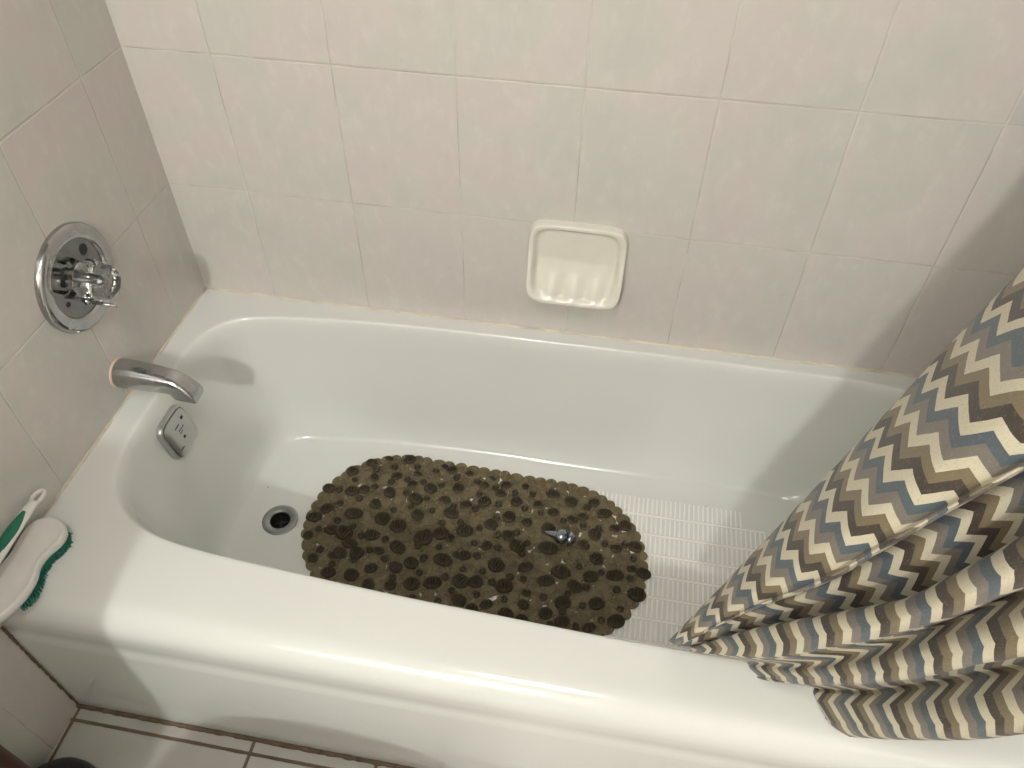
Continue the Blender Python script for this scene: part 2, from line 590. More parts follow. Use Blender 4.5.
rings = []
for h, s in ((-.004, 1.0), (.002, 1.0), (.0055, .985), (.0075, .955), (.0085, .905), (.0050, .895), (.0050, .878), (.0100, .870), (.0108, .84), (.0112, .5), (.0114, .05)):
    rings.append(squircle(oc + on * h, oy, oz, .041 * s, .044 * s, 0, 0))
op = link('overflow_plate', *loft(rings), M['chrome_d'], tub)
op['label'] = 'chrome square overflow plate'
autosmooth(op, 35)
marks = []
for (a, b, w, h) in ((-.020, .020, .007, .006), (.002, .016, .014, .0016), (-.004, .006, .018, .0014), (.0, .0005, .010, .0012), (.0, -.012, .006, .005), (.020, -.024, .012, .0012)):
    c = oc + on * .0113 + oy * -a + oz * b
    q = [c + oy * (sx * w / 2) + oz * (sz * h / 2) + on * d for d in (0, .0005) for sx, sz in ((-1, -1), (1, -1), (1, 1), (-1, 1))]
    marks.append(([tuple(p) for p in q], [(0, 3, 2, 1), (4, 5, 6, 7), (0, 1, 5, 4), (1, 2, 6, 5), (2, 3, 7, 6), (3, 0, 4, 7)]))
link('engraved_marking', *join(marks), M['ink'], op, smooth=False)

# a few specks and a hair left on the enamel
sp = []


def speck(u, v, z, r, s=1.6):
    c = onz(u, v, z)
    rnd = random.Random(int(u * v))
    sp.append(lathe(c, (0, 0, 1), [(-.0006, r * .7), (.0002, r), (.0008, r * .6), (.001, r * .05)], 7, lambda t, a: 1 + .5 * math.sin(2 * t + u)))


for (u, v, r) in ((268, 487, .0014), (612, 503, .001), (739, 527, .0010), (706, 506, .001)):
    speck(u, v, .0535, r)
v, f = join(sp)
o = link('dirt_specks', v, f, M['dirt'], tub); o['kind'] = 'stuff'

# ------------------------------------------------------------------ soap dish
SX, SZ = 0.7810, 0.5500
SW, SH = 0.0915, 0.0815


def dish_pt(s, t):
    ct, st = math.cos(t), math.sin(t); p = 6.0
    r = (abs(ct) ** p + abs(st) ** p) ** (-1 / p)
    return r * ct * s, r * st * s


def sst(a, b, x):
    x = min(1, max(0, (x - a) / (b - a))); return x * x * (3 - 2 * x)


def dish_h(s, a, b):
    """protrusion from the wall at ring scale s, position a (right), b (up) in -1..1"""
    low = sst(0.55, -1.0, b)
    rimh = 0.0150 + 0.027 * low
    body = rimh * sst(1.0, 0.955, s) ** 0.6
    if s > 0.90: return body
    back = 0.0065
    tray = 0.0310 * sst(0.10, -1.0, b)
    if b < -0.2: tray += 0.0026 * (math.cos(a * PI * 4.4) - .3) * sst(-0.2, -0.6, b) * sst(0.9, 0.75, abs(a))
    inner = back + tray
    inner = min(inner, rimh - 0.002)
    return body + (inner - body) * sst(0.90, 0.77, s)


V, F = [], []
SEG = 128
scales = [1.0, .995, .985, .975, .965, .955, .945, .93, .915, .90, .885, .87, .855, .84, .825, .81, .79, .77] + [.74 - .035 * i for i in range(21)]
for s in scales:
    for k in range(SEG):
        a, b = dish_pt(s, 2 * PI * k / SEG)
        h = dish_h(s, a, b)
        zz = SZ + SH * b
        if s > .95 and b < 0: zz += 0.006 * (s - .95) / .05 * -b    # underside tucks back to the wall
        V.append((SX + SW * a, -h, zz))
for i in range(len(scales) - 1):
    for k in range(SEG):
        k2 = (k + 1) % SEG
        F.append((i * SEG + k, i * SEG + k2, (i + 1) * SEG + k2, (i + 1) * SEG + k))
F.append(tuple((len(scales) - 1) * SEG + k for k in range(SEG)))
soap = link('soap_dish', V, F, M['ceramic'], origin=(SX, 0, SZ))
tag(soap, 'cream ceramic soap dish with fluted tray fixed to the back tiles', 'soap dish')

# ------------------------------------------------------------------ shower valve
VC = Vector((0.0, -0.309, 0.633))
valve = empty('shower_valve', VC)
tag(valve, 'round chrome shower valve with clear knob on the left tiled wall', 'shower valve')
AX = Vector((1, 0, 0))
e = link('escutcheon', *lathe(VC, AX, [(0.0, .0895), (.004, .0895), (.008, .088), (.011, .0845), (.0118, .080), (.0112, .070), (.0108, .0665), (.0085, .0645), (.0060, .0635)], 96), M['chrome'], valve)
autosmooth(e, 50)
ip = link('inner_disc', *lathe(VC, AX, [(.0058, .0640), (.0062, .050), (.0075, .034), (.0085, .0150), (.0130, .0140), (.0140, .012), (.0141, .0)], 96), M['chrome_k'], valve)
autosmooth(ip, 50)
# small oval badge, screwhead, and a bigger dark disc painting the knob's reflection
uu, ww = Vector((0, 1, 0)), Vector((0, 0, 1))


def onplate(ang, r, h):
    return VC + AX * h + uu * (r * math.cos(ang)) + ww * (r * math.sin(ang))


bc = onplate(math.radians(218), .076, .0112)
link('badge', *lathe(bc, AX, [(0, .0075), (.0006, .0074), (.0010, .006), (.0006, .0052), (.0006, .0)], 24, lambda t, a: 1 + .25 * math.cos(2 * t)), M['chrome_d'], valve)
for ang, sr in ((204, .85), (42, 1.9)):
    link('screw_and_reflection', *lathe(onplate(math.radians(ang), .047, .0062), AX, [(0, .0052 * sr), (.0010, .005 * sr), (.0016, .0036 * sr), (.0012, .001), (.0011, 0)], 28), M['dark'], valve)
# raised wording band on the ring: worn, no longer readable strokes
st = []
for k in range(11):
    if k in (3, 7): continue
    ang = math.radians(118 - k * 5.2)
    c = onplate(ang, .0755, .0114)
    t = Vector((0, -math.sin(ang), math.cos(ang))); n = Vector((0, math.cos(ang), math.sin(ang)))
    q = [c + t * (sx * .0013) + n * (sz * .0032) + AX * d for d in (-.0006, .0002) for sx, sz in ((-1, -1), (1, -1), (1, 1), (-1, 1))]
    st.append(([tuple(p) for p in q], [(0, 3, 2, 1), (4, 5, 6, 7), (0, 1, 5, 4), (1, 2, 6, 5), (2, 3, 7, 6), (3, 0, 4, 7)]))
link('raised_wording', *join(st), M['chrome'], valve, smooth=False)
# knob
lob = lambda t, a: 1.01 - .06 * abs(math.cos(5 * t))
kb = link('knob', *lathe(VC, AX, [(.0150, .0215), (.0160, .0300), (.021, .0335), (.031, .0340), (.043, .0312), (.052, .0285), (.060, .0275), (.0640, .0240), (.0645, .0205), (.0622, .017), (.0615, .012), (.0612, .0001)], 96,
                     lambda t, a: lob(t, a) if a < .058 else 1.0), M['acrylic'], valve)
kb['label'] = 'clear faceted acrylic knob'
stem = link('knob_stem', *lathe(VC, AX, [(.0141, .0060), (.030, .0045), (.044, .0045), (.0445, .0055), (.0475, .0055), (.0476, .0)], 32), M['steel'], kb)
pin = link('stop_lever', *join([tube([VC + Vector((.0065, -.004, -.044)), VC + Vector((.030, -.004, -.046)), VC + Vector((.056, -.003, -.047))], [.0034, .0030, .0034], 14),
                               lathe(VC + Vector((.0060, -.004, -.044)), AX, [(0, .007), (.004, .0065), (.0055, .004), (.0056, .0)], 24)]), M['chrome'], valve)
pin['label'] = 'thin chrome lever pin below the knob'

# ------------------------------------------------------------------ tub spout
SY, SZ0 = -0.316, 0.4245
spout = empty('tub_spout', (0, SY, SZ0))
tag(spout, 'chrome tub spout on the left wall over the tub end', 'tub spout')
secs = [  # x, half width, z bottom, z top, squareness
    (.0018, .0268, .3975, .4515, 2.0), (.004, .0270, .3970, .4520, 2.0), (.030, .0264, .3972, .4508, 2.1), (.055, .0248, .3976, .4478, 2.2),
    (.080, .0226, .3982, .4440, 2.4), (.098, .0209, .3984, .4400, 2.8), (.1015, .0206, .3978, .4390, 3.0), (.1040, .0205, .3880, .4382, 3.2), (.1060, .0204, .3850, .4375, 3.4), (.114, .0202, .3843, .4335, 3.6), (.123, .0199, .3842, .4275, 3.6),
    (.131, .0195, .3842, .4200, 3.6), (.138, .0190, .3842, .4110, 3.6), (.1420, .0186, .3843, .4045, 3.6), (.1428, .0182, .3846, .4025, 3.6), (.1434, .0170, .3858, .4005, 3.4)]
rings = []
for x, hw, zb, zt, p in secs:
    r = []
    for k in range(56):
        t = 2 * PI * k / 56; ct, st_ = math.cos(t), math.sin(t)
        q = (abs(ct) ** p + abs(st_) ** p) ** (-1 / p)
        r.append((x, SY + hw * q * ct, (zb + zt) / 2 + (zt - zb) / 2 * q * st_))
    rings.append(r)
sb = link('spout_body', *loft(rings), M['chrome'], spout)
m = sb.modifiers.new('sub', 'SUBSURF'); m.levels = 1; m.render_levels = 2
link('outlet', *lathe((.127, SY, .3838), (0, 0, 1), [(0.0, .0125), (.0, .0105), (.010, .0100), (.0101, 0)], 32), M['dark'], spout)
link('seal', *lathe((0, SY, SZ0), AX, [(0, .0279), (.0010, .0279), (.0018, .0270), (.0019, .020)], 48), M['beige'], spout)

# ------------------------------------------------------------------ scrub brush on the rim corner
brush = empty('scrub_brush', (0.045, -0.68, RIM))
tag(brush, 'white scrub brush with green bristles and grip on the left tub corner', 'scrub brush')
BZ = RIM + 0.0012 + 0.0135
bo = crom([(.030, -.604), (.053, -.606), (.070, -.620), (.073, -.640), (.065, -.662), (.064, -.682), (.072, -.705), (.073, -.735), (.062, -.768),
           (.040, -.785), (.018, -.775), (.008, -.745), (.008, -.705), (.012, -.675), (.008, -.640), (.012, -.615)], 6, True)
cen = np.array([.040, -.69])
rings = []
for z, s in ((0, .93), (.002, .985), (.006, 1.0), (.011, 1.0), (.0145, .975), (.016, .93), (.0155, .86), (.0145, .7), (.0148, .4), (.015, .04)):
    c = [np.array([cen[0] + (p[0] - cen[0]) * s, cen[1] + (p[1] - cen[1]) * (1 - (1 - s) * .5)]) for p in bo]
    rings.append([(p[0], p[1], BZ + z) for p in c])
link('brush_head', *loft(rings), M['plastic'], brush)
rnd = random.Random(5)
bp = []
for i in range(1500):
    k = rnd.random() * len(bo); p = bo[int(k)]
    s = rnd.choice((rnd.uniform(.84, .96), rnd.uniform(.3, .96)))
    x = cen[0] + (p[0] - cen[0]) * s; y = cen[1] + (p[1] - cen[1]) * s
    if y < -0.742: continue
    ox, oy_ = (p - cen) / np.linalg.norm(p - cen) * rnd.uniform(.000, .0055) * (s > .7)
    lo = Vector((max(.002, x + ox + rnd.gauss(0, .0012)), max(-.745, y + oy_ + rnd.gauss(0, .0012)), RIM + .0015))
    bp.append(tube([(x, y, BZ + .001), (x + ox * .4, y + oy_ * .4, (BZ + RIM) / 2), lo], [.0009, .0009, .0007], 4, False))
o = link('bristles', *join(bp), M['bristle'], brush); o['kind'] = 'stuff'; o['label'] = 'dense green bristles'
# handle rises from the far end of the head and runs back above it
hp = crom([(.040, -.774, BZ + .012), (.036, -.784, BZ + .030), (.030, -.768, BZ + .042), (.024, -.730, BZ + .045), (.0195, -.685, BZ + .044), (.017, -.645, BZ + .043), (.0155, -.615, BZ + .042), (.0150, -.598, BZ + .041)], 6)
rings = []
hwid = np.interp(np.linspace(0, 1, len(hp)), [0, .15, .35, .55, .75, .9, 1], [.013, .0095, .0095, .0125, .0105, .0085, .0080])
for i, p in enumerate(hp):
    t = Vector(hp[min(i + 1, len(hp) - 1)] - hp[max(i - 1, 0)]).normalized()
    side = t.cross(Vector((0, 0, 1)))
    side = side.normalized() if side.length > 1e-3 else Vector((1, 0, 0))
    up = side.cross(t)
    rings.append([Vector(p) + side * (hwid[i] * math.cos(a)) + up * (.0062 * math.sin(a)) for a in [2 * PI * k / 20 for k in range(20)]])
hd = link('handle', *loft(rings), M['plastic'], brush)
tip = hp[-1]
# hanging eye at the end of the handle
eye = [Vector(tip) + Vector((.0072 * math.cos(a), .0105 + .0130 * math.sin(a), .0)) for a in [2 * PI * k / 28 for k in range(29)]]
link('hanging_eye', *tube(eye, .0034, 10, False), M['plastic'], hd)
gr = []
for i in range(len(hp)):
    f_ = i / (len(hp) - 1)
    if .50 <= f_ <= .845:
        q = (f_ - .50) / .345
        w = hwid[i] * 0.86 * math.sin(PI * (0.08 + .84 * q)) ** .6
        gr.append([Vector(hp[i]) + Vector((w * math.cos(a), 0, .0030 + .0044 * math.sin(a))) for a in [2 * PI * k / 16 for k in range(16)]])
tag(link('grip', *loft(gr), M['green'], hd), 'green rubber grip')

# ------------------------------------------------------------------ bath mat
MZ = 0.0537
mat = empty('bath_mat', (0.64, -0.33, MZ))
tag(mat, 'brown translucent pebble bath mat on the tub floor', 'bath mat')
MC = np.array([0.640, -0.3225]); MA, MB, MT = 0.357, 0.193, math.radians(-2.2)


def to_loc(p):
    d = np.array(p[:2]) - MC
    return np.array([d[0] * math.cos(MT) + d[1] * math.sin(MT), -d[0] * math.sin(MT) + d[1] * math.cos(MT)])


def to_wld(q):
    return MC + np.array([q[0] * math.cos(MT) - q[1] * math.sin(MT), q[0] * math.sin(MT) + q[1] * math.cos(MT)])


def inside(q, m=0.0):
    h = MA - MB
    x = max(0, abs(q[0]) - h)
    return math.hypot(x, q[1]) <= MB - m


CROPS = [((300, 450), [(610, 90, 50), (760, 55, 35), (935, 65, 60), (445, 165, 60), (245, 310, 60), (440, 335, 60), (545, 320, 50), (630, 215, 45), (825, 205, 50), (225, 480, 60), (115, 555, 62), (640, 445, 55), (760, 345, 60), (955, 275, 45), (700, 570, 75), (835, 630, 80), (985, 400, 65), (1000, 540, 60), (455, 525, 70), (65, 710, 50), (265, 665, 60), (370, 690, 80), (610, 710, 65), (1005, 190, 35)],
          [(650, 150), (805, 130), (1000, 130), (465, 240), (775, 255), (635, 295), (905, 350), (500, 398), (340, 435), (945, 468), (795, 495), (315, 588), (155, 655), (445, 635), (330, 320), (915, 235), (520, 715), (725, 745)]),
         ((410, 450), [(15, 70, 50), (295, 125, 35), (355, 155, 50), (510, 185, 40), (90, 185, 60), (175, 310, 60), (410, 310, 60), (635, 280, 45), (705, 225, 30), (820, 285, 50), (775, 355, 45), (985, 295, 40), (45, 400, 55), (295, 408, 50), (350, 525, 65), (475, 455, 50), (635, 425, 60), (910, 425, 55), (260, 695, 70), (465, 670, 75), (690, 620, 65), (845, 555, 65), (840, 715, 60), (1000, 600, 50), (110, 735, 85), (340, 735, 45)],
          [(222, 162), (400, 220), (112, 258), (265, 285), (575, 255), (730, 305), (895, 350), (590, 360), (140, 400), (370, 465), (755, 445), (190, 500), (555, 485), (980, 485), (735, 565), (272, 605), (430, 600), (595, 650), (750, 705), (910, 690), (145, 680)]),
         ((520, 460), [(285, 275, 55), (155, 365, 50), (285, 430, 50), (635, 350, 50), (440, 340, 60), (720, 440, 60), (105, 510, 80), (245, 570, 65), (450, 495, 50), (540, 470, 45), (900, 545, 60), (810, 570, 45), (640, 620, 65), (545, 710, 55), (240, 735, 75), (985, 725, 60), (820, 740, 50)],
          [(110, 275), (180, 435), (410, 330), (575, 390), (370, 505), (540, 545), (675, 570), (65, 695), (725, 700), (895, 710)]),
         ((300, 520), [(105, 310, 50), (235, 430, 60), (335, 265, 60), (270, 285, 40), (480, 265, 65), (665, 245, 45), (605, 395, 55), (435, 450, 65), (580, 530, 55), (770, 540, 50), (830, 215, 70), (815, 385, 60), (945, 350, 65), (950, 530, 70)],
          [(168, 235), (455, 325), (268, 360), (720, 315), (590, 240), (785, 475), (1015, 435)]),
         ((410, 530), [(15, 260, 60), (280, 240, 75), (455, 200, 60), (390, 190, 35), (655, 115, 50), (735, 285, 75), (915, 125, 70), (985, 300, 60), (25, 445, 50), (190, 435, 70), (430, 420, 75), (560, 425, 65), (805, 460, 75), (415, 580, 60), (650, 620, 50), (820, 700, 60), (995, 520, 40), (970, 620, 50)],
          [(65, 120), (545, 95), (245, 130), (750, 135), (115, 225), (570, 205), (995, 95), (955, 185), (450, 320), (105, 350), (620, 335), (300, 385), (700, 430), (855, 385), (565, 535), (355, 500), (805, 575), (235, 590)]),
         ((540, 545), [(655, 50, 65), (485, 100, 65), (180, 215, 75), (435, 255, 65), (640, 245, 65), (890, 225, 60), (785, 185, 40), (50, 290, 65), (300, 340, 65), (830, 405, 75), (195, 475, 70), (485, 485, 65), (50, 570, 60), (190, 640, 60), (650, 635, 70), (420, 690, 50)],
          [(335, 170), (525, 220), (800, 105), (770, 270), (395, 350), (655, 365), (240, 400), (30, 430), (365, 500), (690, 530), (525, 625), (190, 550), (310, 680), (90, 665)])]
nubs, cups = [], []
for (ox, oy_), N_, C_ in CROPS:
    for (a, b, s) in N_:
        p = onz(ox + a / 8.533, oy_ + b / 8.533, MZ + .010)
        nubs.append((p[0], p[1], s / 60 * .0134))
    for (a, b) in C_:
        p = onz(ox + a / 8.533, oy_ + b / 8.533, MZ + .010)
        cups.append((p[0], p[1], .0066))


def near(p, L, d):
    return any((p[0] - q[0]) ** 2 + (p[1] - q[1]) ** 2 < d * d for q in L)


# drop duplicates where the surveyed patches overlap, keep inside the outline
def clean(L, d):
    out = []
    for p in L:
        if near(p, out, d): continue
        if not inside(to_loc(p), .006):
            q = to_loc(p); q = q * 0.97; w = to_wld(q); p = (w[0], w[1], p[2])
            if not inside(q, .003): continue
        out.append(p)
    return out


nubs, cups = clean(nubs, .013), clean(cups, .011)
pebbles = []
# ring of edge pebbles
per = 2 * PI * MB + 4 * (MA - MB)
s = 0.0
while s < per - .01:
    r = random.uniform(.0125, .0165)
    h = MA - MB; L = 2 * h; a = PI * MB
    t = s
    inset = MB - r * .95
    if t < L: q = (-h + t, -inset)
    elif t < L + a:
        g = -PI / 2 + (t - L) / MB; q = (h + inset * math.cos(g), inset * math.sin(g))
    elif t < 2 * L + a: q = (h - (t - L - a), inset)
    else:
        g = PI / 2 + (t - 2 * L - a) / MB; q = (-h + inset * math.cos(g), inset * math.sin(g))
    w = to_wld(q); pebbles.append((w[0], w[1], r))
    s += r * 1.72
for p in nubs: pebbles.append((p[0], p[1], max(.0155, p[2] * 1.3))) if not near(p, pebbles, .010) else None
for p in cups:
    if not near(p, pebbles, .012): pebbles.append((p[0], p[1], random.uniform(.014, .0175)))
# the part hidden by the front rim: more of the same
hidden = []
for _ in range(4000):
    q = np.array([random.uniform(-MA, MA), random.uniform(-MB, MB)])
    if not inside(q, .012): continue
    w = to_wld(q)
    if near(w, pebbles, .025): continue
    pebbles.append((w[0], w[1], random.uniform(.0155, .0185)))
    if not near(w, nubs, .026) and not near(w, cups, .02) and q[1] < -.05:
        (nubs if random.random() < .5 else cups).append((w[0], w[1], random.uniform(.010, .0135)))
for _ in range(6000):
    q = np.array([random.uniform(-MA, MA), random.uniform(-MB, MB)])
    if not inside(q, .012): continue
    w = to_wld(q)
    if near(w, pebbles, .0166): continue
    pebbles.append((w[0], w[1], random.uniform(.0135, .0155)))
for _ in range(7000):
    q = np.array([random.uniform(-MA, MA), random.uniform(-MB, MB)])
    if not inside(q, .012): continue
    w = to_wld(q)
    if near(w, pebbles, .0157): continue
    pebbles.append((w[0], w[1], random.uniform(.0105, .0120)))
pp = []
for (x, y, r) in pebbles:
    a0 = random.random() * PI; e = random.uniform(1.0, 1.22); hh = random.uniform(.0020, .0034)
    pr_ = [(0.0, r * .80), (hh * .35, r), (hh * .75, r * .93), (hh, r * .70), (hh * 1.06, .0001)]
    pp.append(lathe((x, y, MZ), (0, 0, 1), pr_, 20, lambda t, a, a0=a0, e=e: 1 + (e - 1) * (math.cos(2 * (t - a0)) * .5), cap0=True))
tag(link('pebble_sheet', *join(pp), M['mat'], mat), 'overlapping flat olive brown pebbles')


def copy_part(src, p, rz, s, parent):
    c = src.copy(); COL.objects.link(c); c.parent = parent
    c.location = Vector(p) - Vector(parent_world(parent)); c.rotation_euler = (0, 0, rz); c.scale = s
    return c


# ribbed pebble: a dome cut into thin combs
def ribbed():
    n, mq = 40, 16
    V, F = [], []
    for j in range(mq + 1):
        r = 1 - (j / mq) ** 1.0 * 0.999
        for k in range(n):
            t = 2 * PI * k / n
            x, y = r * math.cos(t), r * math.sin(t)
            h = math.sqrt(max(0, 1 - r ** 2.6)) * .85
            rib = .5 + .5 * math.cos(x * PI * 6.0)
            V.append((x, y, h * (0.55 + 0.60 * rib)))
    for j in range(mq):
        for k in range(n):
            k2 = (k + 1) % n
            F.append((j * n + k, j * n + k2, (j + 1) * n + k2, (j + 1) * n + k))
    F.append(tuple(mq * n + k for k in range(n))); F.append(tuple(range(n)))
    return V, F


rb = link('ribbed_pebble', *ribbed(), M['nub'])
src_used = False
LIM = 100
view_first = sorted(nubs, key=lambda p: np.linalg.norm(np.array([p[0], p[1], MZ]) - CAM_C))


def hid(p):
    return to_loc(p)[1] < -.10


nubs.sort(key=lambda p: hid(p)); cups.sort(key=lambda p: hid(p))
extra = []
for i, (x, y, r) in enumerate(nubs):
    e = random.uniform(1.0, 1.28); rz = random.uniform(-.55, .55)
    loc = (x, y, MZ + .0018); sc = (r * e, r / e ** .5, r * random.uniform(.62, .80))
    if i == 0:
        rb.parent = mat; rb.location = Vector(loc) - Vector(mat.location); rb.scale = sc; rb.rotation_euler = (0, 0, rz)
        rb['label'] = 'dark brown ribbed pebble'
    elif i < LIM:
        copy_part(rb, loc, rz, sc, mat)
    else:
        vv, ff = ribbed(); cz, sz = math.cos(rz), math.sin(rz)
        extra.append(([(x + (a * sc[0]) * cz - (b * sc[1]) * sz, y + (a * sc[0]) * sz + (b * sc[1]) * cz, loc[2] + c * sc[2]) for a, b, c in vv], ff))
if extra:
    o = link('ribbed_pebbles', *join(extra), M['nub'], mat); o['kind'] = 'stuff'


def cupmesh():
    return lathe((0, 0, 0), (0, 0, 1), [(0, 1.0), (.35, 1.02), (.62, .92), (.66, .74), (.45, .60), (.22, .46), (.20, .34), (.42, .24), (.46, .0001)], 24, cap0=True)


cb = link('suction_cup', *cupmesh(), M['cup'])
extra = []
for i, (x, y, r) in enumerate(cups):
    r = .0074 * random.uniform(.92, 1.08); loc = (x, y, MZ + .0022); sc = (r, r, r * .85)
    if i == 0:
        cb.parent = mat; cb.location = Vector(loc) - Vector(mat.location); cb.scale = sc
        cb['label'] = 'small round suction cup'
    elif i < LIM:
        copy_part(cb, loc, 0, sc, mat)
    else:
        vv, ff = cupmesh(); extra.append(([(x + a * r, y + b * r, loc[2] + c * sc[2]) for a, b, c in vv], ff))
if extra:
    o = link('suction_cups', *join(extra), M['cup'], mat); o['kind'] = 'stuff'

# ------------------------------------------------------------------ loose metal stopper lying on the mat
a3, b3 = onz(545, 532, MZ + .020), onz(588, 544, MZ + .020)
KS = 1.28


def sc_(L): return [(a * KS, r * KS) for a, r in L]


dirn = Vector(b3 - a3).normalized()
stp = empty('drain_stopper', tuple(Vector(a3).lerp(Vector(b3), .5) - Vector((0, 0, .011))))
tag(stp, 'small blue-grey metal drain stopper lying on the brown mat', 'drain stopper')
link('stopper_stem', *lathe(a3, dirn, sc_([(0, .0001), (.0005, .0030), (.006, .0036), (.010, .0052), (.016, .0060), (.019, .0080)]), 28), M['pewter'], stp)
link('stopper_body', *lathe(a3, dirn, sc_([(.0185, .0001), (.0185, .0075), (.021, .0105), (.026, .0125), (.032, .0118), (.035, .0085), (.0362, .005), (.0363, .0001)]), 36), M['pewter'], stp)
link('stopper_cap', *lathe(a3, dirn, sc_([(.0355, .0001), (.0355, .0045), (.0385, .0050), (.0392, .0118), (.0410, .0128), (.0440, .0122), (.0480, .008), (.0500, .0001)]), 36), M['pewter'], stp)

# ------------------------------------------------------------------ shower curtain
rod = link('curtain_rod', *tube([(0.001, -0.76, 1.975), (ROOM_X / 2, -0.76, 1.975), (ROOM_X - .001, -0.76, 1.975)], .0125, 24), M['chrome'], origin=(ROOM_X / 2, -.76, 1.975))
tag(rod, 'straight chrome curtain rod spanning the alcove above the tub', 'curtain rod')

LA = [(669, 641), (735, 573), (800, 505), (880, 421), (950, 346), (1024, 270)]
LB = [(678, 646), (740, 611), (790, 589), (824, 574), (930, 512), (1024, 459)]
LC = [(690, 648), (722, 638), (761, 627), (808, 618), (865, 607), (912, 597), (940, 582), (968, 567), (1024, 536)]
LD = [(692, 652), (735, 656), (768, 658), (800, 655), (824, 648), (873, 640), (918, 627), (953, 617), (982, 604), (1024, 587)]
LE = [(766, 680), (785, 683), (824, 684), (873, 683), (928, 676), (972, 665), (1024, 656)]
LF = [(849, 736), (898, 739), (972, 739), (1024, 733)]
HZ = RIM + .013


NP, FEXT = 14, 1.16


def resamp(L, n=NP, ext=FEXT):
    """resample a fold line evenly; fraction 1 is its last listed point, then it runs on straight"""
    L = [np.array(p, float) for p in L]
    dirn = (L[-1] - L[-3]) / np.linalg.norm(L[-1] - L[-3])
    P = crom(L, 12)
    d = [0.0]
    for a, b in zip(P, P[1:]): d.append(d[-1] + np.linalg.norm(b - a))
    full = d[-1]; out = []
    for k in range(n):
        f = ext * k / (n - 1)
        if f <= 1: out.append(np.array([np.interp(f * full, d, [p[0] for p in P]), np.interp(f * full, d, [p[1] for p in P])]))
        else: out.append(L[-1] + dirn * full * (f - 1))
    return out


R4A = [(742, 660), (800, 664), (873, 651), (940, 629), (1024, 598)]
R4M = [(751, 669), (800, 673), (873, 665), (950, 643), (1024, 622)]
R4L = [(760, 676), (800, 680), (873, 678), (950, 662), (1024, 645)]
R5A = [(810, 687), (870, 688), (928, 681), (972, 672), (1024, 663)]
R5B = [(813, 693), (870, 697), (928, 691), (972, 684), (1024, 674)]
R5M = [(820, 707), (880, 712), (960, 708), (1024, 698)]
R5L = [(832, 725), (890, 729), (972, 728), (1024, 720)]
A_, B_, C_, D_, E_, F_, R4A, R4M, R4L, R5A, R5B, R5M, R5L = [resamp(L) for L in (LA, LB, LC, LD, LE, LF, R4A, R4M, R4L, R5A, R5B, R5M, R5L)]


def blend(P, Q, t): return [p + (q - p) * t for p, q in zip(P, Q)]


def column(P, z1, dd):
    """points up the cloth along a straight run of cloth from the hem on the rim to height z1"""
    def depth(p, z): return (z - CAM_C[2]) / ray(*p)[2]
    f1 = (NP - 1) / FEXT
    p1 = P[int(f1)] + (P[min(int(f1) + 1, NP - 1)] - P[int(f1)]) * (f1 - int(f1))
    w0, w1 = depth(P[0], HZ), depth(p1, z1)
    out = []
    for i, p in enumerate(P):
        f = FEXT * i / (NP - 1)
        t = f * w0 / (f * w0 + (1 - f) * w1)
        w = w0 + (w1 - w0) * t
        q = ray(*p)
        k = .22 + .78 * min(1, f * 2.2)
        if f > 1: k *= max(.4, 1 - (f - 1) * 3)
        out.append(CAM_C + q * (w + dd * k / np.linalg.norm(q)))
    return out


def shift(P, dx, dy): return [p + np.array([dx, dy]) * min(1, i / 5) for i, p in enumerate(P)]


DEF = [  # path, height at the last listed point, depth behind (+) or before (-) the fold line, scale of the pattern along the cloth
    (shift(B_, 5, 8), .975, .020, .80),
    (shift(B_, 3, 5), .98, .000, .80),
    (shift(B_, 1, 1), .975, .007, .80),
    (blend(B_, A_, .10), .980, -.008, .82),
    (blend(B_, A_, .35), .990, -.028, .87),
    (blend(B_, A_, .70), .995, -.026, .95),
    (blend(B_, A_, .93), .990, -.006, .99),
    (A_, .985, .010, 1.0),
    (blend(B_, A_, .96), .985, .036, 1.0),
    (blend(B_, A_, .55), .965, .075, .96),
    (blend(B_, A_, .10), .955, .075, .90),
    (blend(B_, C_, .30), .95, .062, .88),
    (blend(B_, C_, .75), .92, .070, .90),
    (blend(C_, D_, .18), .90, .085, .92),
    (blend(C_, D_, .12), .905, .040, .94),
    (C_, .91, .004, .95),
    (blend(C_, D_, .30), .90, -.022, .96),
    (blend(C_, D_, .72), .89, -.024, .97),
    (D_, .88, .000, .98),
    (blend(D_, C_, .12), .88, .034, .98),
    (blend(D_, E_, .03), .87, .080, .98),
    (R4A, .86, .044, .98),
    (R4M, .84, .000, .99),
    (R4L, .82, -.012, 1.0),
    (E_, .81, .002, 1.0),
    (blend(E_, D_, .10), .81, .034, 1.0),
    (R5A, .80, .095, 1.0),
    (R5B, .785, .060, 1.0),
    (R5M, .755, .010, 1.0),
    (R5L, .73, -.006, 1.0),
    (F_, .71, .006, 1.0),
    (blend(F_, E_, .06), .705, .036, 1.0),
    (blend(F_, E_, .30), .705, .070, 1.0),
]
NCOL = len(DEF)
cols = []
for i, (P, z1, dd, vs) in enumerate(DEF):
    c = column(P, z1, dd)
    T_ = np.array([1.30 + .175 * i / (NCOL - 1), -.76 + (.05 if (i // 3) % 2 == 0 else -.05), 1.962])
    last, prv = c[-1], c[-2]
    dv = (last - prv) / np.linalg.norm(last - prv)
    L_ = np.linalg.norm(T_ - last)
    c = c + [last + (T_ - last) * .25 + dv * L_ * .07, last + (T_ - last) * .60 + dv * L_ * .05, T_]
    cols.append(np.array(crom(c, 5)))
cols = np.array(cols)                       # NCOL x NT x 3
NTt = cols.shape[1]
SUB = 6
G = np.array([crom([cols[i][j] for i in range(NCOL)], SUB) for j in range(NTt)])      # NT x NW x 3
NW = G.shape[1]
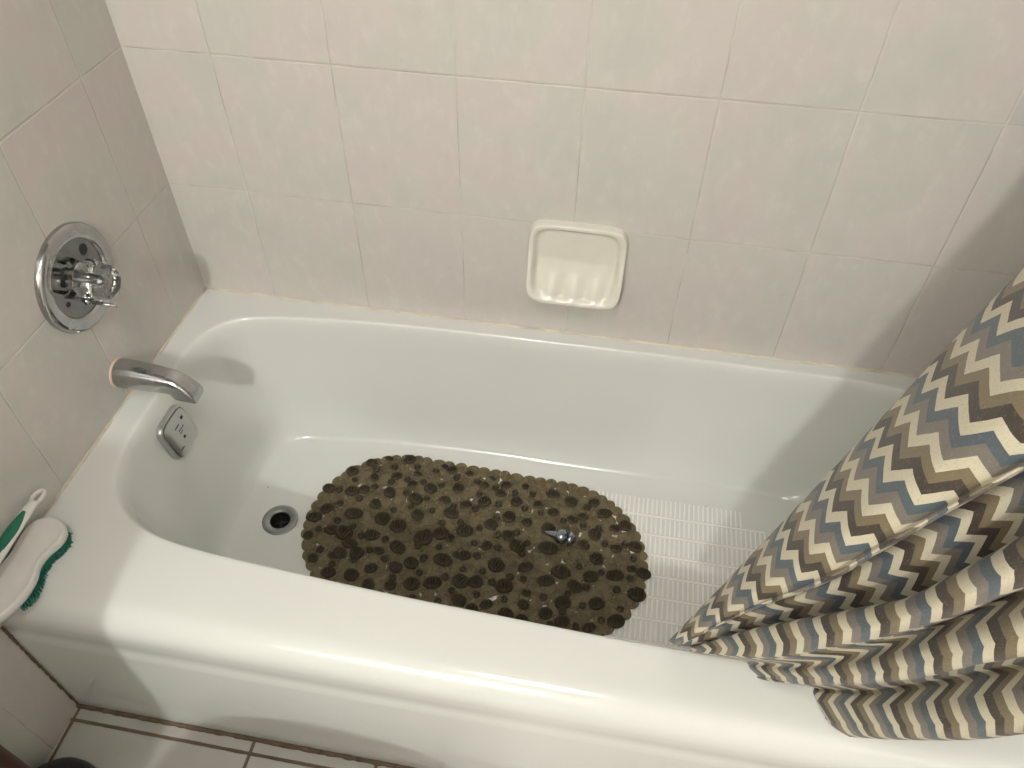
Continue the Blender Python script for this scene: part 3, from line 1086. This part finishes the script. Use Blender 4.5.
G[:, :, 2] = np.maximum(G[:, :, 2], RIM + .004)      # the hem lies on the rim
vsc = np.interp(np.arange(NW) / SUB, np.arange(NCOL), [d[3] for d in DEF])
arc = np.zeros((NTt, NW))
for j in range(1, NTt): arc[j] = arc[j - 1] + np.linalg.norm(G[j] - G[j - 1], axis=1)
arc *= vsc
# the lower rolls lie along one run of cloth: measure them along that run
kA, kC, kE = 7 * SUB, 15 * SUB, 24 * SUB
jP = int((NP - 1) / FEXT) * 5
dE = G[jP, kE] - G[0, kE]; dE /= np.linalg.norm(dE)
flat = (G - G[0, kC]) @ dE
flat = flat + (arc[jP, kC] - flat[jP, kC])
wl = np.clip((np.arange(NW) / SUB - 12.0) / 3.0, 0, 1); wl = wl * wl * (3 - 2 * wl)
arc = arc * (1 - wl) + flat * wl
ker = np.ones(15) / 15
for j in range(NTt):
    arc[j] = np.convolve(np.pad(arc[j], 7, mode='edge'), ker, mode='valid')
# width coordinate: length across the cloth, eased so that the weave drifts only slowly along a fold
dU = np.zeros((NTt, NW))
for k in range(1, NW): dU[:, k] = np.linalg.norm(G[:, k] - G[:, k - 1], axis=1)
wk = .6 * (1 - wl)
dU = (wk * dU + (1 - wk) * dU[jP][None, :]) * np.where(np.arange(NW) < 8 * SUB, .70, np.where(np.arange(NW) < 15 * SUB, 1.35, 1.0))
UU = np.cumsum(dU, axis=1)
UU = UU - UU[:, kC:kC + 1] + 1.4716
me = bpy.data.meshes.new('shower_curtain')
faces = [(j * NW + k, j * NW + k + 1, (j + 1) * NW + k + 1, (j + 1) * NW + k) for j in range(NTt - 1) for k in range(NW - 1)]
org = np.array([1.30, -.75, RIM])
me.from_pydata([tuple(p - org) for p in G.reshape(-1, 3)], [], faces)
uvl = me.uv_layers.new(name='cloth')
for poly in me.polygons:
    poly.use_smooth = True
    for li in poly.loop_indices:
        vi = me.loops[li].vertex_index
        uvl.data[li].uv = (float(UU.reshape(-1)[vi]), float(arc.reshape(-1)[vi]) + .012)
cur = bpy.data.objects.new('shower_curtain', me); cur.location = org
me.materials.append(M['curtain']); COL.objects.link(cur)
sm = cur.modifiers.new('thick', 'SOLIDIFY'); sm.thickness = .0012; sm.offset = 0
tag(cur, 'chevron patterned shower curtain bunched over the right of the tub rim', 'shower curtain')

# ------------------------------------------------------------------ plunger standing by the tub (only its edge is in view)
PC = Vector((0.067, -0.902, 0.0))
pl = empty('plunger', PC)
tag(pl, 'black rubber plunger with reddish handle on the floor beside the tub', 'plunger')
link('rubber_cup', *lathe(PC, (0, 0, 1), [(0.001, .061), (.004, .065), (.020, .0645), (.040, .061), (.058, .052), (.070, .035), (.076, .022), (.100, .018), (.102, .014)], 48), M['rubber'], pl)
link('handle', *tube([PC + Vector((0, 0, .095)), PC + Vector((0, 0, .30)), PC + Vector((0, 0, .56))], [.0115, .0115, .0105], 20), M['redwood'], pl)

# ------------------------------------------------------------------ toilet beside the tub, left of the photograph; it shades the tub's front corner
TY = -1.20
toi = empty('toilet', (0.30, TY, 0))
tag(toi, 'white toilet with its tank against the left wall beside the tub', 'toilet')
o = link('tank', *box(0.012, .215, TY - .215, TY + .215, .39, .805), M['china'], toi); bevel(o, .03, 4)
o = link('tank_lid', *box(0.006, .226, TY - .227, TY + .227, .805, .845), M['china'], toi); bevel(o, .012, 3)


def oval(cx, a0, a1, hw, z, n=56):
    out = []
    for k in range(n):
        t = 2 * PI * k / n
        ct = math.cos(t)
        out.append((cx + (a1 if ct > 0 else a0) * ct, TY + hw * math.sin(t), z))
    return out


rings = [oval(.40, .19, .15, .11, 0.0), oval(.40, .19, .14, .105, .03), oval(.40, .16, .12, .09, .12), oval(.42, .18, .17, .125, .22), oval(.45, .23, .23, .165, .31), oval(.46, .25, .25, .182, .37), oval(.46, .25, .25, .184, .392)]
link('bowl', *loft(rings), M['china'], toi)
rings = [oval(.46, .235, .255, .186, .3925), oval(.46, .238, .26, .190, .400), oval(.46, .235, .255, .187, .410), oval(.46, .2, .22, .15, .411)]
link('seat', *loft(rings), M['plastic'], toi)
rings = [oval(.46, .235, .255, .187, .4115), oval(.46, .236, .257, .189, .420), oval(.46, .225, .25, .18, .430), oval(.46, .12, .13, .1, .433)]
link('lid', *loft(rings), M['plastic'], toi)

# ------------------------------------------------------------------ lights
def point(name, loc, power, radius, col):
    l = bpy.data.lights.new(name, 'POINT'); l.energy = power; l.shadow_soft_size = radius; l.color = col
    o = bpy.data.objects.new(name, l); o.location = loc; COL.objects.link(o); return o


def area(name, loc, size, power, col, rot=(0, 0, 0)):
    l = bpy.data.lights.new(name, 'AREA'); l.energy = power; l.shape = 'RECTANGLE'; l.size = size[0]; l.size_y = size[1]; l.color = col
    o = bpy.data.objects.new(name, l); o.location = loc; o.rotation_euler = rot; COL.objects.link(o); return o


point('vanity_bulb', (0.41, -2.75, 2.36), 96, 0.05, (1.0, 0.985, 0.955))
area('ceiling_fill', (0.76, -1.45, 2.53), (0.42, 0.42), 11.0, (1.0, 0.975, 0.925))  # overhead fill added for soft light on rim and tub; no fixture seen

w = bpy.data.worlds.new('room air'); SC.world = w; w.use_nodes = True
w.node_tree.nodes['Background'].inputs[0].default_value = (0.5, 0.47, 0.43, 1)
w.node_tree.nodes['Background'].inputs[1].default_value = 0.2

# ------------------------------------------------------------------ camera
cd = bpy.data.cameras.new('camera'); cam = bpy.data.objects.new('camera', cd); COL.objects.link(cam)
cd.sensor_fit = 'HORIZONTAL'; cd.sensor_width = 36.0; cd.lens = FOCAL / 1024 * 36.0
cd.clip_start = 0.01
from mathutils import Matrix
Rm = Matrix((CAM_R[0], -CAM_R[1], -CAM_R[2])).transposed()      # columns: right, up, back
cam.matrix_world = Matrix.Translation(Vector(CAM_C)) @ Rm.to_4x4()
SC.camera = cam
SC.view_settings.view_transform = 'Standard'; SC.view_settings.look = 'None'
SC.view_settings.gamma = 1.0; SC.view_settings.exposure = 0.16
SC.view_settings.use_curve_mapping = False
